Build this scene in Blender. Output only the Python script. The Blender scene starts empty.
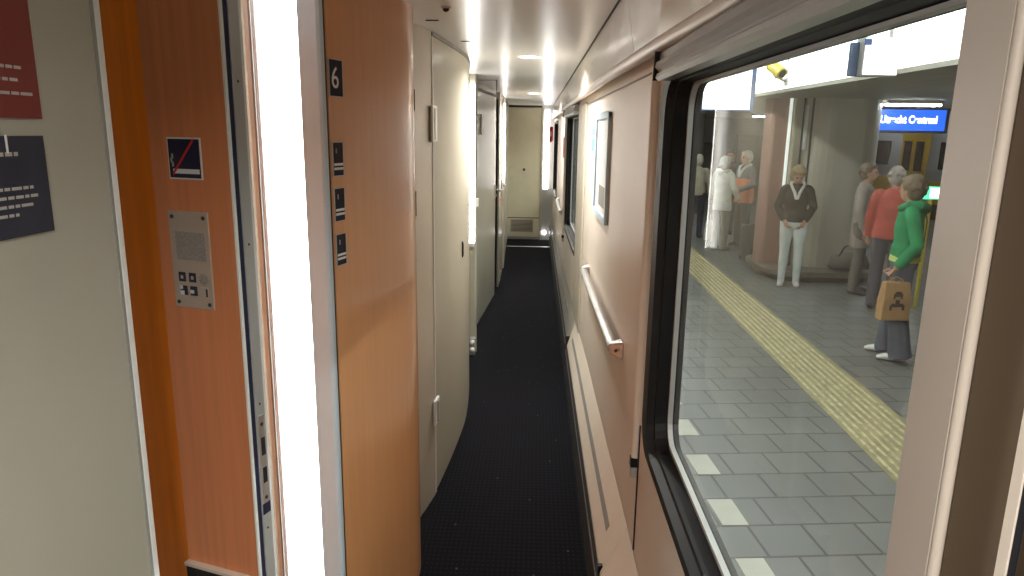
import bpy, bmesh, math, random
from mathutils import Vector, Matrix
random.seed(4)
S = bpy.context.scene
COL = S.collection
V = Vector

# ------------------------------------------------------------------ materials
def mat(name, col, rough=.5, metal=0., var=.06, scale=8., stretch=(1, 1, 1), bump=0., spec=.5, emit=None, es=0., coat=0.):
    m = bpy.data.materials.new(name); m.use_nodes = True
    nt = m.node_tree; b = nt.nodes['Principled BSDF']
    b.inputs['Roughness'].default_value = rough; b.inputs['Metallic'].default_value = metal
    b.inputs['Specular IOR Level'].default_value = spec
    b.inputs['Coat Weight'].default_value = coat; b.inputs['Coat Roughness'].default_value = .12
    tc = nt.nodes.new('ShaderNodeTexCoord'); mp = nt.nodes.new('ShaderNodeMapping'); mp.inputs['Scale'].default_value = stretch
    nz = nt.nodes.new('ShaderNodeTexNoise'); nz.inputs['Scale'].default_value = scale; nz.inputs['Detail'].default_value = 5
    nt.links.new(tc.outputs['Object'], mp.inputs[0]); nt.links.new(mp.outputs[0], nz.inputs[0])
    rp = nt.nodes.new('ShaderNodeValToRGB')
    c = V(col)
    rp.color_ramp.elements[0].position = .3; rp.color_ramp.elements[1].position = .7
    rp.color_ramp.elements[0].color = (*(c * (1 - var)), 1); rp.color_ramp.elements[1].color = (*(c * (1 + var)), 1)
    nt.links.new(nz.outputs[0], rp.inputs[0]); nt.links.new(rp.outputs[0], b.inputs['Base Color'])
    if bump:
        bp = nt.nodes.new('ShaderNodeBump'); bp.inputs['Strength'].default_value = bump; bp.inputs['Distance'].default_value = .01
        nt.links.new(nz.outputs[0], bp.inputs['Height']); nt.links.new(bp.outputs[0], b.inputs['Normal'])
    if emit:
        b.inputs['Emission Color'].default_value = (*emit, 1); b.inputs['Emission Strength'].default_value = es
    return m

def math_node(nt, op, a, bb=None):
    n = nt.nodes.new('ShaderNodeMath'); n.operation = op
    for i, x in enumerate((a, bb)):
        if x is None: continue
        if isinstance(x, (int, float)): n.inputs[i].default_value = x
        else: nt.links.new(x, n.inputs[i])
    return n.outputs[0]

def carpet_mat():
    m = mat('carpet_weave', (.012, .012, .017), .95, var=.3, scale=60, spec=.15)
    nt = m.node_tree; b = nt.nodes['Principled BSDF']
    tc = nt.nodes.new('ShaderNodeTexCoord'); sx = nt.nodes.new('ShaderNodeSeparateXYZ'); nt.links.new(tc.outputs['Object'], sx.inputs[0])
    a = math_node(nt, 'SINE', math_node(nt, 'MULTIPLY', sx.outputs[0], 2 * math.pi / .021))
    c = math_node(nt, 'SINE', math_node(nt, 'MULTIPLY', sx.outputs[1], 2 * math.pi / .03))
    p = math_node(nt, 'GREATER_THAN', math_node(nt, 'MINIMUM', a, c), .1)
    wn = nt.nodes.new('ShaderNodeTexWhiteNoise'); wn.noise_dimensions = '2D'
    sn = nt.nodes.new('ShaderNodeVectorMath'); sn.operation = 'SNAP'; sn.inputs[1].default_value = (.021, .03, 1)
    nt.links.new(tc.outputs['Object'], sn.inputs[0]); nt.links.new(sn.outputs[0], wn.inputs[0])
    sp = math_node(nt, 'GREATER_THAN', wn.outputs[0], .993)
    mx = nt.nodes.new('ShaderNodeMix'); mx.data_type = 'RGBA'
    nt.links.new(p, mx.inputs[0]); mx.inputs[6].default_value = (.004, .004, .006, 1); mx.inputs[7].default_value = (.010, .010, .015, 1)
    mx2 = nt.nodes.new('ShaderNodeMix'); mx2.data_type = 'RGBA'
    nt.links.new(math_node(nt, 'MULTIPLY', sp, p), mx2.inputs[0]); nt.links.new(mx.outputs[2], mx2.inputs[6]); mx2.inputs[7].default_value = (.05, .05, .06, 1)
    nt.links.new(mx2.outputs[2], b.inputs['Base Color'])
    bp = nt.nodes.new('ShaderNodeBump'); bp.inputs['Strength'].default_value = .5; bp.inputs['Distance'].default_value = .003
    nt.links.new(p, bp.inputs['Height']); nt.links.new(bp.outputs[0], b.inputs['Normal'])
    return m

def tile_mat():
    m = mat('platform_tiles', (.2, .2, .19), .35, var=.1)
    nt = m.node_tree; b = nt.nodes['Principled BSDF']
    tc = nt.nodes.new('ShaderNodeTexCoord'); br = nt.nodes.new('ShaderNodeTexBrick')
    br.offset = .5; br.inputs['Scale'].default_value = 1; br.inputs['Brick Width'].default_value = .31; br.inputs['Row Height'].default_value = .3015
    br.inputs['Mortar Size'].default_value = .009; br.inputs['Mortar Smooth'].default_value = .1
    br.inputs['Color1'].default_value = (.155, .165, .160, 1); br.inputs['Color2'].default_value = (.205, .21, .20, 1); br.inputs['Mortar'].default_value = (.03, .03, .029, 1)
    mp = nt.nodes.new('ShaderNodeMapping'); mp.vector_type = 'TEXTURE'; mp.inputs['Location'].default_value = (1.235, 3.63, 0); mp.inputs['Rotation'].default_value = (0, 0, .10)
    nt.links.new(tc.outputs['Object'], mp.inputs[0]); nt.links.new(mp.outputs[0], br.inputs[0])
    nz = nt.nodes.new('ShaderNodeTexNoise'); nz.inputs['Scale'].default_value = 1.7; nt.links.new(tc.outputs['Object'], nz.inputs[0])
    mx = nt.nodes.new('ShaderNodeMix'); mx.data_type = 'RGBA'; mx.blend_type = 'MULTIPLY'; mx.inputs[0].default_value = .5
    nt.links.new(br.outputs[0], mx.inputs[6]); nt.links.new(nz.outputs[0], mx.inputs[7]); 
    hs = nt.nodes.new('ShaderNodeBrightContrast'); hs.inputs[1].default_value = .03
    nt.links.new(mx.outputs[2], hs.inputs[0]); nt.links.new(hs.outputs[0], b.inputs['Base Color'])
    return m

def glass_mat():
    m = bpy.data.materials.new('window_glass'); m.use_nodes = True; nt = m.node_tree
    for n in list(nt.nodes): nt.nodes.remove(n)
    o = nt.nodes.new('ShaderNodeOutputMaterial'); tr = nt.nodes.new('ShaderNodeBsdfTransparent'); tr.inputs[0].default_value = (.94, .96, .95, 1)
    gl = nt.nodes.new('ShaderNodeBsdfGlossy'); gl.inputs['Roughness'].default_value = .02
    df = nt.nodes.new('ShaderNodeBsdfDiffuse'); df.inputs[0].default_value = (.8, .78, .72, 1)
    fr = nt.nodes.new('ShaderNodeFresnel'); geo = nt.nodes.new('ShaderNodeNewGeometry')
    nt.links.new(math_node(nt, 'SUBTRACT', 1.3, math_node(nt, 'MULTIPLY', geo.outputs['Backfacing'], 1.3 - 1 / 1.3)), fr.inputs[0])
    m1 = nt.nodes.new('ShaderNodeMixShader'); m2 = nt.nodes.new('ShaderNodeMixShader')
    nz = nt.nodes.new('ShaderNodeTexNoise'); nz.inputs['Scale'].default_value = 3
    dust = math_node(nt, 'MULTIPLY', nz.outputs[0], .07)
    nt.links.new(math_node(nt, 'MULTIPLY', fr.outputs[0], .45), m1.inputs[0]); nt.links.new(tr.outputs[0], m1.inputs[1]); nt.links.new(gl.outputs[0], m1.inputs[2])
    nt.links.new(dust, m2.inputs[0]); nt.links.new(m1.outputs[0], m2.inputs[1]); nt.links.new(df.outputs[0], m2.inputs[2])
    nt.links.new(m2.outputs[0], o.inputs[0])
    return m

def lamp_mat(name, col, s):
    return mat(name, (.8, .8, .8), .4, emit=col, es=s)

M = dict(
    cream=mat('cream_laminate', (.42, .40, .335), .30, var=.02),
    beige=mat('beige_laminate', (.45, .42, .33), .30, var=.03, scale=3),
    beige2=mat('beige_jamb_laminate', (.55, .50, .41), .35, var=.03, scale=3),
    greyb=mat('greyish_laminate', (.42, .395, .32), .22, var=.03, scale=3),
    pinkb=mat('pinkish_beige_laminate', (.76, .67, .58), .38, var=.03, scale=3),
    pinkb2=mat('pinkish_beige_trim', (.66, .55, .46), .3, var=.03),
    brown=mat('brown_shade_laminate', (.055, .036, .022), .35, var=.03),
    orange=mat('orange_wood_laminate', (.68, .25, .11), .28, var=.10, scale=6, stretch=(9, 9, .35)),
    orange2=mat('pale_orange_wood_laminate', (.74, .36, .155), .34, var=.04, scale=6, stretch=(9, 9, .35), spec=.5, coat=.7),
    orangej=mat('deep_orange_laminate', (.92, .25, .008), .30, var=.08, scale=6, stretch=(9, 9, .35)),
    ceil=mat('ceiling_panel', (.86, .87, .87), .27, var=.02, scale=2, spec=.75),
    bulk=mat('bulkhead_panel', (.56, .50, .43), .22, var=.02, scale=2, spec=.35),
    alu=mat('brushed_aluminium', (.62, .62, .62), .35, metal=.85, var=.05, scale=20, stretch=(20, 20, 1)),
    alug=mat('matt_grey_aluminium', (.50, .50, .49), .45, metal=.35, var=.04),
    steel=mat('satin_steel', (.52, .51, .50), .38, metal=1., var=.04),
    black=mat('black_rubber', (.014, .014, .015), .5, var=.2, spec=.3),
    edoor=mat('end_door_laminate', (.76, .70, .52), .35, var=.03), postp=mat('post_laminate', (.44, .375, .32), .35, var=.03), tubec=mat('tube_cream', (.78, .70, .60), .3), blindg=mat('blind_grey', (.34, .32, .30), .45, metal=.2), frameg=mat('grey_frame_paint', (.56, .70, .80), .5, var=.02),
    dgap=mat('dark_gap', (.012, .012, .02), .6),
    navy=mat('navy_gasket', (.012, .015, .05), .5),
    white=mat('white_enamel', (.80, .80, .78), .35, var=.02),
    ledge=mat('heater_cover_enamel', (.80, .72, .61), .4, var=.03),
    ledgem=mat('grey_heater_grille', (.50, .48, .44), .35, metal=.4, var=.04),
    groove=mat('grey_groove', (.30, .29, .27), .6),
    carpet=carpet_mat(), tiles=tile_mat(), glass=glass_mat(),
    sblue=mat('sign_dark_blue', (.018, .022, .055), .45, var=.05),
    sgrey=mat('sign_charcoal', (.045, .047, .06), .8, var=.05, spec=.1),
    swhite=mat('sign_white', (.80, .80, .80), .5, var=.02),
    sred=mat('poster_red', (.20, .028, .022), .55, var=.05),
    pblue=mat('poster_navy', (.022, .024, .045), .55, var=.05),
    ink=mat('faded_print', (.45, .42, .40), .6),
    red=mat('signal_red', (.62, .03, .03), .4), plate=mat('intercom_plate', (.60, .50, .42), .35, metal=.3, var=.03),
    mesh=mat('speaker_mesh', (.33, .30, .27), .6, var=.3, scale=300), screw=mat('screw_head', (.10, .09, .085), .4, metal=.7),
    strip=lamp_mat('doorway_daylight_glow', (.97, .98, 1), 5.), strip2=lamp_mat('corridor_light_diffuser', (1, .98, .96), 9.), down=lamp_mat('downlight_lens', (1, .97, .93), 14.),
    teal=mat('teal_notice', (.10, .28, .32), .4), tube=lamp_mat('added_platform_tube', (.95, 1, .95), 95.), tube2=lamp_mat('soffit_tube', (.95, 1, .98), 25.),
    fascia=mat('fascia_glow', (.85, .86, .82), .5, emit=(1, 1, .96), es=1.6), fseam=mat('fascia_seam', (.40, .42, .38), .6),
    soffit=mat('concrete_soffit', (.34, .33, .29), .8, var=.1), bgwall=mat('station_wall', (.34, .33, .30), .7, var=.08),
    column=mat('column_cladding', (.50, .46, .38), .35, var=.05, scale=2), colr=mat('column_reddish_cladding', (.36, .20, .16), .4, var=.05), colb=mat('column_tan_cladding', (.46, .41, .31), .4),
    dark=mat('dark_painted', (.05, .05, .05), .5), dgreen=mat('dark_station_door', (.08, .085, .07), .5),
    screen=mat('backlit_white', (.9, .9, .9), .4, emit=(1, 1, 1), es=1.6), signblue=mat('backlit_blue', (.02, .08, .5), .3, emit=(.02, .13, .95), es=.9),
    signtext=mat('backlit_letters', (.9, .9, .9), .4, emit=(1, 1, 1), es=1.5), bluecase=mat('blue_grey_case', (.06, .10, .20), .45),
    yellow=mat('yellow_paint', (.65, .52, .08), .45), tyellow=mat('tactile_yellow', (.33, .29, .16), .55, var=.25, scale=9), wtile=mat('white_tile', (.62, .62, .54), .45, var=.08),
    green=mat('exit_green', (.05, .5, .25), .4, emit=(.1, 1, .5), es=.9), traing=mat('train_grey', (.34, .34, .36), .4), trainy=mat('train_yellow', (.55, .35, .03), .4), trainw=mat('train_window', (.025, .025, .03), .15),
    skin=mat('skin', (.52, .30, .21), .5), lip=mat('lips', (.40, .13, .11), .5), eye=mat('eye_dark', (.03, .02, .02), .3),
    kraft=mat('kraft_paper', (.46, .27, .12), .8, var=.12, scale=14, bump=.2), print=mat('dark_print', (.05, .03, .025), .8),
)

# ------------------------------------------------------------------ mesh builder
class MB:
    def __init__(s): s.bm = bmesh.new()
    def face(s, vs):
        try: return s.bm.faces.new(vs)
        except ValueError: return None
    def hexa(s, p):     # 8 points: bottom loop 4, top loop 4
        v = [s.bm.verts.new(q) for q in p]
        for f in ((3, 2, 1, 0), (4, 5, 6, 7), (0, 1, 5, 4), (1, 2, 6, 5), (2, 3, 7, 6), (3, 0, 4, 7)): s.face([v[i] for i in f])
        return s
    def box(s, x0, x1, y0, y1, z0, z1):
        return s.hexa([(x0, y0, z0), (x1, y0, z0), (x1, y1, z0), (x0, y1, z0), (x0, y0, z1), (x1, y0, z1), (x1, y1, z1), (x0, y1, z1)])
    def obox(s, o, a, b, c):    # corner o and three edge vectors
        o, a, b, c = V(o), V(a), V(b), V(c)
        return s.hexa([o, o + a, o + a + b, o + b, o + c, o + a + c, o + a + b + c, o + b + c])
    def loft(s, rings, closed=True, cap=True):
        vs = [[s.bm.verts.new(p) for p in r] for r in rings]; n = len(vs[0])
        for a, b in zip(vs, vs[1:]):
            for i in range(n if closed else n - 1):
                j = (i + 1) % n; s.face([a[i], a[j], b[j], b[i]])
        if cap: s.face(vs[0][::-1]); s.face(vs[-1])
        return s
    def prism(s, poly, z0, z1):
        return s.loft([[(x, y, z0) for x, y in poly], [(x, y, z1) for x, y in poly]])
    def tube(s, pts, rs, n=10, ell=None):
        pts = [V(p) for p in pts]
        if not isinstance(rs, (list, tuple)): rs = [rs] * len(pts)
        rings = []; side = None
        for i, p in enumerate(pts):
            t = (pts[min(i + 1, len(pts) - 1)] - pts[max(i - 1, 0)]).normalized()
            ref = V((1, 0, 0)) if abs(t.x) < .8 else V((0, 1, 0))
            u = (ref - t * ref.dot(t)).normalized(); w = t.cross(u)
            ru, rw = rs[i] if isinstance(rs[i], (tuple, list)) else (rs[i], rs[i])
            rings.append([p + u * ru * math.cos(2 * math.pi * k / n) + w * rw * math.sin(2 * math.pi * k / n) for k in range(n)])
        return s.loft(rings)
    def ball(s, c, r, seg=14, rot=None):
        r = (r, r, r) if isinstance(r, (int, float)) else r
        mt = Matrix.Translation(c) @ (rot or Matrix.Identity(4)) @ Matrix.Diagonal((*r, 1))
        bmesh.ops.create_uvsphere(s.bm, u_segments=seg, v_segments=max(6, seg * 2 // 3), radius=1, matrix=mt); return s
    def disc(s, c, n, r, h, seg=20):   # cylinder from c along n
        c, n = V(c), V(n).normalized(); return s.tube([c, c + n * h], r, seg)
    def map(s, f):
        for v in s.bm.verts: v.co = f(v.co)
        return s
    def mesh(s, name):
        bmesh.ops.remove_doubles(s.bm, verts=s.bm.verts, dist=1e-6)
        bmesh.ops.recalc_face_normals(s.bm, faces=s.bm.faces)
        me = bpy.data.meshes.new(name); s.bm.to_mesh(me); s.bm.free(); return me
    def build(s, name, m, parent=None, bevel=0, smooth=False, seg=2):
        return link(name, s.mesh(name), m, parent, bevel, smooth, seg)

def link(name, me, m, parent=None, bevel=0, smooth=False, seg=2):
    o = bpy.data.objects.new(name, me); COL.objects.link(o)
    if m and not me.materials: me.materials.append(M[m] if isinstance(m, str) else m)
    if parent:
        o.parent = parent
        if parent.get('base'): o.matrix_parent_inverse = Matrix.Translation(-V(parent['base']))
    if smooth:
        for p in me.polygons: p.use_smooth = True
        me.set_sharp_from_angle(angle=math.radians(50))
    if bevel:
        b = o.modifiers.new('bevel', 'BEVEL'); b.width = bevel; b.segments = seg; b.limit_method = 'ANGLE'; b.angle_limit = math.radians(40)
        if not smooth:
            pass
    return o

def tag(o, label, cat, group=None, kind=None):
    o['label'] = label; o['category'] = cat
    if group: o['group'] = group
    if kind: o['kind'] = kind
    return o

def empty(name, loc, label, cat, group=None, kind=None, world=True, rz=0):
    o = bpy.data.objects.new(name, None); COL.objects.link(o); o.location = loc; o.rotation_euler = (0, 0, rz); o.empty_display_size = .1
    if world: o['base'] = tuple(loc)
    return tag(o, label, cat, group, kind)

def text_mb(txt, size, o, T, U, N, depth=.001, align='CENTER', sx=1., offset=0.):
    cu = bpy.data.curves.new('lettering', 'FONT'); cu.body = txt; cu.size = size; cu.align_x = align; cu.align_y = 'CENTER'; cu.extrude = depth; cu.offset = offset
    to = bpy.data.objects.new('lettering', cu); COL.objects.link(to)
    me = bpy.data.meshes.new_from_object(to.evaluated_get(bpy.context.evaluated_depsgraph_get()))
    bpy.data.objects.remove(to); bpy.data.curves.remove(cu)
    o, T, U, N = V(o), V(T), V(U), V(N)
    for v in me.vertices: v.co = o + T * v.co.x * sx + U * v.co.y + N * v.co.z
    mb = MB(); mb.bm.from_mesh(me); bpy.data.meshes.remove(me); return mb

class Plane:    # a vertical wall plane: s along T, z up, n towards the corridor
    def __init__(s, a, b, flip=False):
        s.a = V((a[0], a[1], 0)); s.T = (V((b[0], b[1], 0)) - s.a).normalized(); s.N = s.T.cross(V((0, 0, 1)))
        if flip: s.N = -s.N
    def p(s, t, z, n=0): return s.a + s.T * t + V((0, 0, z)) + s.N * n
    def plate(s, mb, t0, t1, z0, z1, n0=0, n1=.002):
        return mb.obox(s.p(t0, z0, n0), s.T * (t1 - t0), s.N * (n1 - n0), V((0, 0, z1 - z0)))

Z = V((0, 0, 1))
HC = 2.165
def interp(tab, y):
    if y <= tab[0][0]: return tab[0][1]
    for (a, va), (b, vb) in zip(tab, tab[1:]):
        if y <= b: return va + (vb - va) * (y - a) / (b - a)
    return tab[-1][1]
XWT = [(2.2, .345), (4.1, .330), (6, .300), (11.6, .285)]
XRT = [(1.3, .325), (1.9, .302), (2.84, .280), (4.6, .267), (11.2, .250)]
def XW(y): return interp(XWT, y)
def XR(y): return interp(XRT, y)
def rw(mb): return mb.map(lambda c: V((XW(c.y) + c.x, c.y, c.z)))     # n, y, z -> world on the right wall
def ysplit(y0, y1, n=8):
    return [y0 + (y1 - y0) * i / n for i in range(n + 1)]
def rw_loft(prof, y0, y1, n=8):     # profile (n, z) swept along the right wall
    mb = MB().loft([[(a, y, z) for a, z in prof] for y in ysplit(y0, y1, n)]); return rw(mb)
def rw_box(n0, n1, y0, y1, z0, z1, n=4): return rw_loft([(n0, z0), (n1, z0), (n1, z1), (n0, z1)], y0, y1, n)

def slab(front, thick, z0, z1):
    back = [(x - thick, y) for x, y in front]
    return MB().prism(list(front) + back[::-1], z0, z1)
def smoothline(pts, n=6):
    out = []
    for i in range(len(pts) - 1):
        p0, p1, p2, p3 = pts[max(i - 1, 0)], pts[i], pts[i + 1], pts[min(i + 2, len(pts) - 1)]
        for k in range(n):
            t = k / n
            out.append(tuple(.5 * (2 * b + (c - a) * t + (2 * a - 5 * b + 4 * c - d) * t * t + (3 * b - a - 3 * c + d) * t ** 3) for a, b, c, d in zip(p0, p1, p2, p3)))
    return out + [pts[-1]]

# ------------------------------------------------------------------ the room shell
def st(o, label, cat): return tag(o, label, cat, kind='structure')
st(MB().box(-1.06, .262, -1.3, 10.88, -.05, 0).build('floor', 'carpet'), 'near black ribbed carpet running down the narrow corridor', 'floor')
st(MB().box(-1.06, .30, 10.88, 12.2, -.05, .004).build('floor_landing', 'carpet'), 'dark carpet landing beyond the metal threshold at corridor end', 'floor')
st(MB().box(-.47, .245, 10.855, 10.885, .0, .008).build('trim_1', 'alu', bevel=.002), 'thin metal threshold strip across the far carpet', 'threshold')
st(MB().box(-1.1, .252, -1.3, 12.2, HC, HC + .04).build('ceiling', 'ceil'), 'glossy pale ceiling panel over the corridor', 'ceiling')
st(MB().box(.252, .259, -1.3, 11.6, HC - .002, HC + .03).build('trim_2', 'dgap'), 'long black shadow gap between ceiling and right bulkhead', 'trim')
sm = MB()
sm.obox((-.52, 6.06, HC - .002), (.19, -.02, 0), (0, .02, 0), (0, 0, .004)); sm.obox((-.345, 6.06, HC - .002), (-.09, 1.6, 0), (.012, 0, 0), (0, 0, .004))
st(sm.build('trim_3', 'dgap'), 'dark seam around a ceiling panel above the second left door', 'trim')

# bulkhead between ceiling and rail, in three panels with a seam
def bulk(y0, y1):
    return MB().loft([[(.259, y, HC + .02), (.259, y, HC - .001), (XR(y) - .002, y, 1.985), (XR(y) + .15, y, 1.985), (XR(y) + .15, y, HC + .02)] for y in ysplit(y0, y1, 10)])
for i, (a, b) in enumerate(((-1.3, 2.245), (2.252, 6.1), (6.107, 11.6))):
    st(bulk(a, b).build('wall_right_bulkhead', 'bulk'), ['pinkish bulkhead panel above the nearest window blind', 'glossy bulkhead panel over the handrail wall between seams', 'farthest bulkhead panel running to the end wall'][i], 'wall')
def rail(y0, y1):
    prof = [(.02 * math.cos(a), .019 * math.sin(a)) for a in [2 * math.pi * k / 12 for k in range(12)]]
    return MB().loft([[(XR(y) + .006 + px, y, 1.972 + pz) for px, pz in prof] for y in ysplit(y0, y1, 24)])
st(rail(-1.3, 11.55).build('trim_4', 'pinkb2', smooth=True), 'long rounded cream cornice rail under the right bulkhead', 'trim')

# right wall
def rrect(y0, y1, z0, z1, r, k=6):
    pts = []
    for cy, cz, a0 in ((y1 - r, z1 - r, 0), (y0 + r, z1 - r, 90), (y0 + r, z0 + r, 180), (y1 - r, z0 + r, 270)):
        for i in range(k + 1):
            a = math.radians(a0 + 90 * i / k); pts.append((cy + r * math.cos(a), cz + r * math.sin(a)))
    return pts
def rect_like(y0, y1, z0, z1, k=6):
    return [p for p in ((y1, z1), (y0, z1), (y0, z0), (y1, z0)) for _ in range(k + 1)]
WINS = [(.505, 1.94, .845, 1.895), (5.28, 6.88, .845, 1.895), (9.75, 11.25, .845, 1.895)]
WN = ['nearest large train window looking out on the platform', 'second train window farther down the right wall', 'last dark train window near the corridor end']
def ring(mb, la, na, lb, nb):
    a = [mb.bm.verts.new((na, y, z)) for y, z in la]; b = [mb.bm.verts.new((nb, y, z)) for y, z in lb]
    n = len(a)
    for i in range(n):
        j = (i + 1) % n; mb.face([a[i], a[j], b[j], b[i]])
bays = [(.464, 2.06), (4.98, 7.02), (9.5, 11.45)]
for k, ((y0, y1, z0, z1), (b0, b1)) in enumerate(zip(WINS, bays)):
    mb = MB(); R = .10
    ring(mb, rect_like(b0, b1, .40, 1.985), 0, rrect(y0 - .03, y1 + .012, z0 - .012, z1 + .01, R), 0)
    ring(mb, rrect(y0 - .03, y1 + .012, z0 - .012, z1 + .01, R), 0, rrect(y0 - .03, y1 + .012, z0 - .012, z1 + .01, R), .07)
    ring(mb, rrect(y0 - .03, y1 + .012, z0 - .012, z1 + .01, R), .07, rect_like(b0, b1, .40, 1.985), .07)
    ring(mb, rect_like(b0, b1, .40, 1.985), .07, rect_like(b0, b1, .40, 1.985), 0)
    st(rw(mb).build('wall_right_window_bay', 'pinkb'), ['pinkish wall panel framing the nearest window', 'pinkish wall panel around the second window', 'wall panel around the last window by the end wall'][k], 'wall')
    w = empty('window_%d' % (k + 1), (XW((y0 + y1) / 2), (y0 + y1) / 2, z0), WN[k], 'window', kind='structure')
    mb = MB()   # stepped black gasket
    loops = [(rrect(y0 - .03, y1 + .075, z0 - .022, z1 + .015, R), .001), (rrect(y0 - .03, y1 + .07, z0 - .018, z1 + .012, R), -.007), (rrect(y0 - .015, y1 - .012, z0 + .012, z1 - .01, R - .01), -.008),
             (rrect(y0 - .01, y1 - .02, z0 + .02, z1 - .012, R - .015), .012), (rrect(y0, y1 - .03, z0 + .03, z1 - .014, R - .02), .014), (rrect(y0, y1 - .035, z0 + .035, z1 - .016, R - .02), .045), (rrect(y0, y1 - .06, z0 + .05, z1 - .02, R - .03), .05), (rrect(y0, y1 - .06, z0 + .05, z1 - .02, R - .03), .075)]
    for (la, na), (lb, nb) in zip(loops, loops[1:]): ring(mb, la, na, lb, nb)
    rw(mb).build('rubber_frame', 'black', w)
    mb = MB()
    la, lb = rrect(y0, y1 - .058, z0 + .048, z1 - .018, R - .03), rrect(y0, y1 - .068, z0 + .058, z1 - .024, R - .035)
    for (A, na), (B, nb) in (((la, .049), (la, .043)), ((la, .043), (lb, .043)), ((lb, .043), (lb, .056))): ring(mb, A, na, B, nb)
    rw(mb).build('inner_edging', 'alug', w)
    rw(MB().box(.058, .064, y0 - .01, y1 - .05, z0 + .04, z1 - .012)).build('glass', 'glass', w)
# panels between windows
for y0, y1, lab in ((2.066, 4.975, 'wide pinkish wall panel carrying the nearest handrail and framed notice'), (7.026, 9.495, 'wall panel between second and last window'), (11.455, 11.6, 'narrow wall strip beside the far light')):
    st(rw_box(0, .06, y0, y1, .40, 1.985, 8).build('wall_right', 'pinkb'), lab, 'wall')
st(rw_box(.002, .06, -.1, 11.6, .0, .40, 20).build('wall_right_lower', 'pinkb'), 'low strip of right wall behind the heater cover', 'wall')
st(rw_box(-.012, .0, 4.62, 5.20, .42, 1.94, 4).build('trim_5', 'beige2', bevel=.004), 'pale cream upright panel between framed notice and second window', 'trim')
st(rw_box(-.004, .02, 2.058, 2.066, .43, .86, 1).build('trim_6', 'dgap'), 'dark joint between window bay panel and handrail panel', 'trim')
st(rw_box(-.003, .02, 2.068, 4.6, 1.925, 1.931, 6).build('trim_7', 'groove'), 'thin shadow line along the top of the handrail panel', 'trim')
for y, lab in ((2.085, 'rounded cream upright tube at the edge of nearest window'), (7.03, 'rounded cream upright tube beyond the second window')):
    mb = MB().tube([(XW(y) - .008, y, .74), (XW(y) - .008, y, 1.935), (XW(y) - .006, y, 1.955)], [.014, .014, .006], 14)
    o = st(mb.build('trim_8', 'tubec', smooth=True), lab, 'trim')
    MB().box(XW(y) - .024, XW(y) + .006, y - .014, y + .014, .715, .745).build('end_cap', 'black', o)
    MB().box(XW(y) - .022, XW(y) + .006, y - .012, y + .012, .68, .712).build('socket', 'alug', o)

# roller blinds over the windows
def blind(y0, y1, label):
    o = empty('roller_blind', (XW(y1), (y0 + y1) / 2, 1.89), label, 'blind', 'roller blinds above the windows')
    c = [(-.002, 1.952), (-.034, 1.952), (-.038, 1.945), (-.036, 1.93), (-.046, 1.926), (-.048, 1.914), (-.040, 1.906), (-.036, 1.900), (-.002, 1.900)]
    rw_loft(c, y0, y1).build('cassette', 'blindg', o)
    rw_loft([(-.006, 1.9), (-.044, 1.898), (-.048, 1.888), (-.04, 1.880), (-.006, 1.882)], y0 + .01, y1 - .01).build('bottom_bar', 'alu', o)
    rw_loft([(-.002, 1.953), (-.05, 1.953), (-.052, 1.882), (-.002, 1.882)], y1, y1 + .006, 1).build('end_plate', 'black', o)
blind(.47, 1.875, 'grey roller blind rolled up above the nearest window')
blind(5.26, 6.86, 'grey roller blind rolled up above the second window')

# heater covers
def heater(y0, y1, up, m1, label):
    o = empty('heater_cover', (.29, (y0 + y1) / 2, 0), label, 'heater cover', 'heater covers along the right wall')
    w = lambda y: min(XW(y) - .003, .342)
    P = lambda y: [(.247, y, .03), (.250, y, .20 + up), (.258, y, .243 + up), (w(y), y, .425 + up), (w(y), y, .03)]
    MB().loft([P(y) for y in ysplit(y0, y1, 10)]).build('cover', m1, o, bevel=.003)
    fr = lambda y: [(.243, y, .0), (.246, y, .205 + up), (.254, y, .238 + up), (.256, y, .225 + up), (.252, y, .2 + up), (.250, y, .0)]
    MB().loft([fr(y) for y in ysplit(y0, y1, 10)]).build('kick_plate', 'dark', o)
    MB().loft([[(.2438, y, .19 + up), (.2458, y, .205 + up), (.2475, y, .205 + up), (.2475, y, .19 + up)] for y in ysplit(y0, y1, 10)]).build('edge_trim', 'alu', o)
    def lerp(y, t, d): return (.258 + (w(y) - .258) * t - .92 * d, y, .243 + up + .182 * t + .4 * d)
    MB().loft([[lerp(y, .38, .0012), lerp(y, .52, .0012), lerp(y, .52, -.002), lerp(y, .38, -.002)] for y in ysplit(y0 + .15, y1 - .15, 10)]).build('vent_strip', 'groove', o)
    return o
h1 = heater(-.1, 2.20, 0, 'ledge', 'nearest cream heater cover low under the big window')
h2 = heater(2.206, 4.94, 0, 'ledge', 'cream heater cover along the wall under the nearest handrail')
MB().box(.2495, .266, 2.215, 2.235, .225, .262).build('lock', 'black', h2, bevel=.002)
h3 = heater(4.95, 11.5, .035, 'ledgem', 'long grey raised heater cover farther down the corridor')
MB().box(.244, .335, 4.942, 4.95, .0, .30).build('end_plate', 'dgap', h3)

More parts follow.
